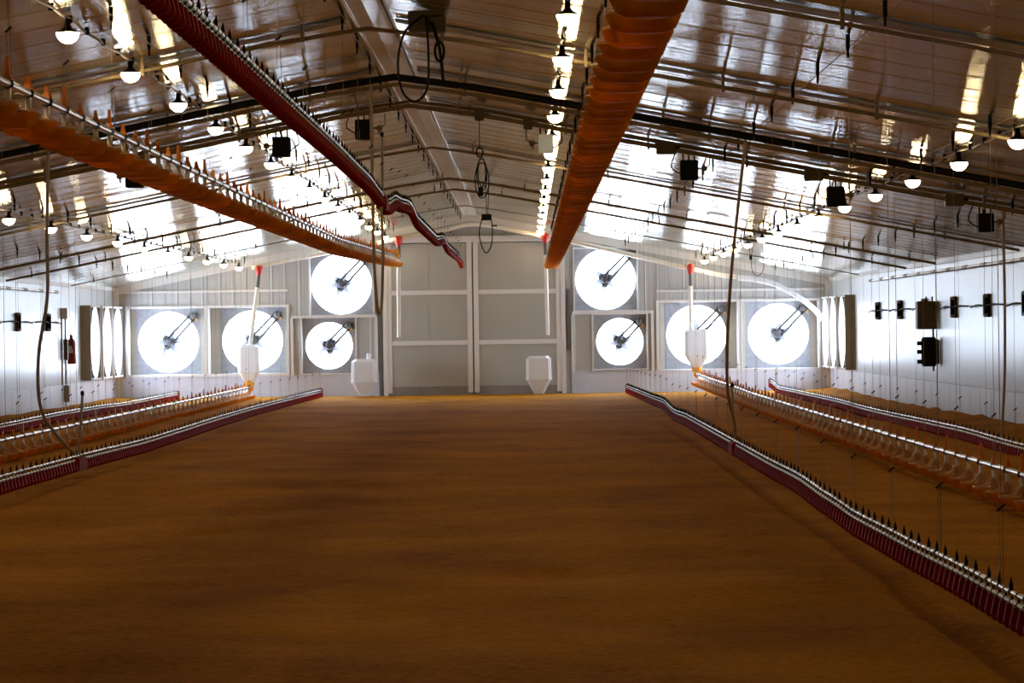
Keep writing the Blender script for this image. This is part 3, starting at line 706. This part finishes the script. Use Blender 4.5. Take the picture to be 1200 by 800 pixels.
# ------------------------------------------------------------------ side wall fittings
def wall_rod(X, sg, sd):
    x = X + sg * .09; b = MB(); b.tube([(x, 28, 2.27), (x, 65, 2.27)], .022, 8); o = tag(b.obj('inlet_drive_rod', M_PVC), f'white jointed rod running along the top of the {sd} side wall', 'rod')
    y = 65.
    while y > 28:
        b = MB(); b.tube([(x, y - .45, 2.27), (x, y + .02, 2.27)], .030, 8); b.box(min(x, X + sg * .006), max(x, X + sg * .006), y - .05, y - .03, 2.26, 2.28); b.obj('coupling', M_BROWN, o); y -= 2.
wall_rod(XL, 1, 'left'); wall_rod(XR, -1, 'right')
def latch(X, sg, y, label, grp):
    rt = tag(empty('inlet_latch', (X, y, 1.68)), label, 'latch', grp)
    b = MB(); a = lambda d0, d1: (min(sg * d0, sg * d1), max(sg * d0, sg * d1))
    b.box(*a(.003, .05), -.06, .06, -.17, .17, bev=.01); b.box(*a(.07, .10), -.05, .05, -.165, .165, bev=.008); b.box(*a(.03, .09), -.04, .04, -.12, .12); b.obj('bracket', M_BLACK, rt)
    b = MB()
    for s in (-1, 1): b.lathe([(0, -.03), (.03, -.03), (.03, .03), (0, .03)], (sg * .07, -.06, s * .14), n=10, axis='y')
    b.obj('roller', M_STEEL, rt)
    b = MB(); b.tube(smooth_path([(sg * .05, -1.7, .0), (sg * .08, -.8, .015), (sg * .07, 0, 0), (sg * .08, .8, .01), (sg * .05, 1.75, -.02)]), .013, 6); b.obj('pull_wire', M_BLACK, rt)
LP = [64., 60.2, 56.5, 52.6, 48.8, 45.0]
for sd, X, sg in (('left', XL, 1), ('right', XR, -1)):
    for i, y in enumerate(LP):
        if sd == 'left' and i > 2: continue
        tag_l = f'black upright inlet latch on the {sd} wall, {ORD[i]} counting from the back wall'
        latch(X, sg, y, tag_l, f'inlet latches on the {sd} wall')
# right wall: brown box, black motor below, post
rt = tag(empty('wall_box', (XR, 55.2, 1.57)), 'brown control cabinet mounted on the right side wall', 'box')
b = MB(); b.box(-.33, -.02, -.14, .14, -.235, .225, bev=.012); b.obj('cabinet', M_BOXB, rt)
b = MB()
for xx in (-.17, -.07): b.tube([(xx, 0, .22), (xx, 0, .30)], .014, 6)
b.tube([(-.06, 0, -.23), (-.06, 0, -.92)], .016, 8); b.box(-.06, 0, -.02, .02, -.5, -.47); b.obj('conduit', M_BLACKP, rt)
rt = tag(empty('wall_motor', (XR, 54.9, .97)), 'black motor with knobs on the right wall below the brown cabinet', 'motor')
b = MB(); b.lathe([(0, -.24), (.10, -.24), (.125, -.20), (.125, .20), (.10, .24), (0, .24)], (-.17, 0, 0), n=16); b.box(-.12, -.01, -.06, .06, -.2, .2, bev=.01); b.obj('housing', M_BLACK, rt)
b = MB()
for z in (-.16, 0, .14): b.lathe([(0, -.05), (.035, -.05), (.035, .03), (0, .03)], (-.31, 0, z), n=10, axis='x')
b.obj('knob', M_BLACK, rt)
# left wall: extinguisher, conduits, small box
rt = tag(empty('fire_extinguisher', (XL + .10, 66.8, .86)), 'dark red fire extinguisher hanging on the left wall beside the boxed fans', 'extinguisher')
b = MB(); b.lathe([(0, 0), (.075, 0), (.085, .02), (.085, .42), (.07, .47), (.03, .51), (.03, .53)], n=18); b.obj('cylinder', M_EXT, rt)
b = MB(); b.lathe([(0, .52), (.028, .52), (.028, .57), (0, .58)], n=10); b.box(-.012, .012, -.10, .06, .57, .585); b.box(-.01, .01, -.09, .03, .605, .62); b.tube(smooth_path([(0, -.03, .55), (.03, -.10, .5), (.04, -.11, .3)]), .012, 6); b.obj('valve_handle', M_BLACKP, rt)
b = MB(); b.box(.084, .088, -.05, .05, .22, .36); b.box(-.045, .045, -.088, -.084, .22, .36); b.obj('instruction_label', M_TRIM, rt)
b = MB(); b.box(-.10, -.082, -.03, .03, .1, .5); b.obj('wall_bracket', M_STEEL, rt)
rt = tag(empty('switch_box', (XL, 66.15, 1.7)), 'small white switch box with twin conduits on the left wall', 'box')
b = MB(); b.box(.01, .13, -.10, .10, .05, .27, bev=.01); b.obj('housing', M_TRIM, rt)
b = MB(); b.tube([(.05, -.35, .25), (.05, -.35, -1.24)], .018, 8); b.tube([(.06, .1, .05), (.06, .1, -1.24)], .018, 8); b.tube([(.05, -.35, .25), (.05, -.08, .25)], .014, 6); b.obj('conduit', M_HOSEG, rt)
b = MB(); b.box(.04, .12, -.06, .06, -.75, -.35); b.obj('cable_box', M_BOXB, rt)
rt = tag(empty('outlet_box', (XL + .035, 66.2, .12)), 'small beige box low on the left kick board', 'box')
b = MB(); b.box(0, .10, -.07, .07, .0, .33, bev=.008); b.obj('housing', M_TAN, rt)
b = MB(); b.tube([(.03, 0, .0), (.03, 0, -.12)], .012, 6); b.obj('conduit', M_HOSEG, rt)

# ------------------------------------------------------------------ daylight: hazy sky seen only through the fans
w = bpy.data.worlds.new('World'); SC.world = w; w.use_nodes = True
bg = w.node_tree.nodes['Background']; bg.inputs[0].default_value = (.80, .92, 1.10, 1); bg.inputs[1].default_value = 24.

# ------------------------------------------------------------------ camera
cam = bpy.data.cameras.new('camera'); co = bpy.data.objects.new('camera', cam); C.objects.link(co); SC.camera = co
cam.sensor_width = 36; cam.lens = 3950 / 1200 * 36; cam.clip_end = 300; cam.clip_start = .1
yaw = math.atan((619 - 600) / 3950); pit = math.atan((400 - 385) / 3950)
rot = Matrix.Rotation(yaw, 4, 'Z') @ Matrix.Rotation(PI / 2 - pit, 4, 'X') @ Matrix.Rotation(math.radians(-.8), 4, 'Z')
co.matrix_world = Matrix.Translation((0, 0, 1.44)) @ rot

vs = SC.view_settings; vs.view_transform = 'Standard'; vs.look = 'None'; vs.gamma = 1; vs.use_curve_mapping = False; vs.exposure = 0.
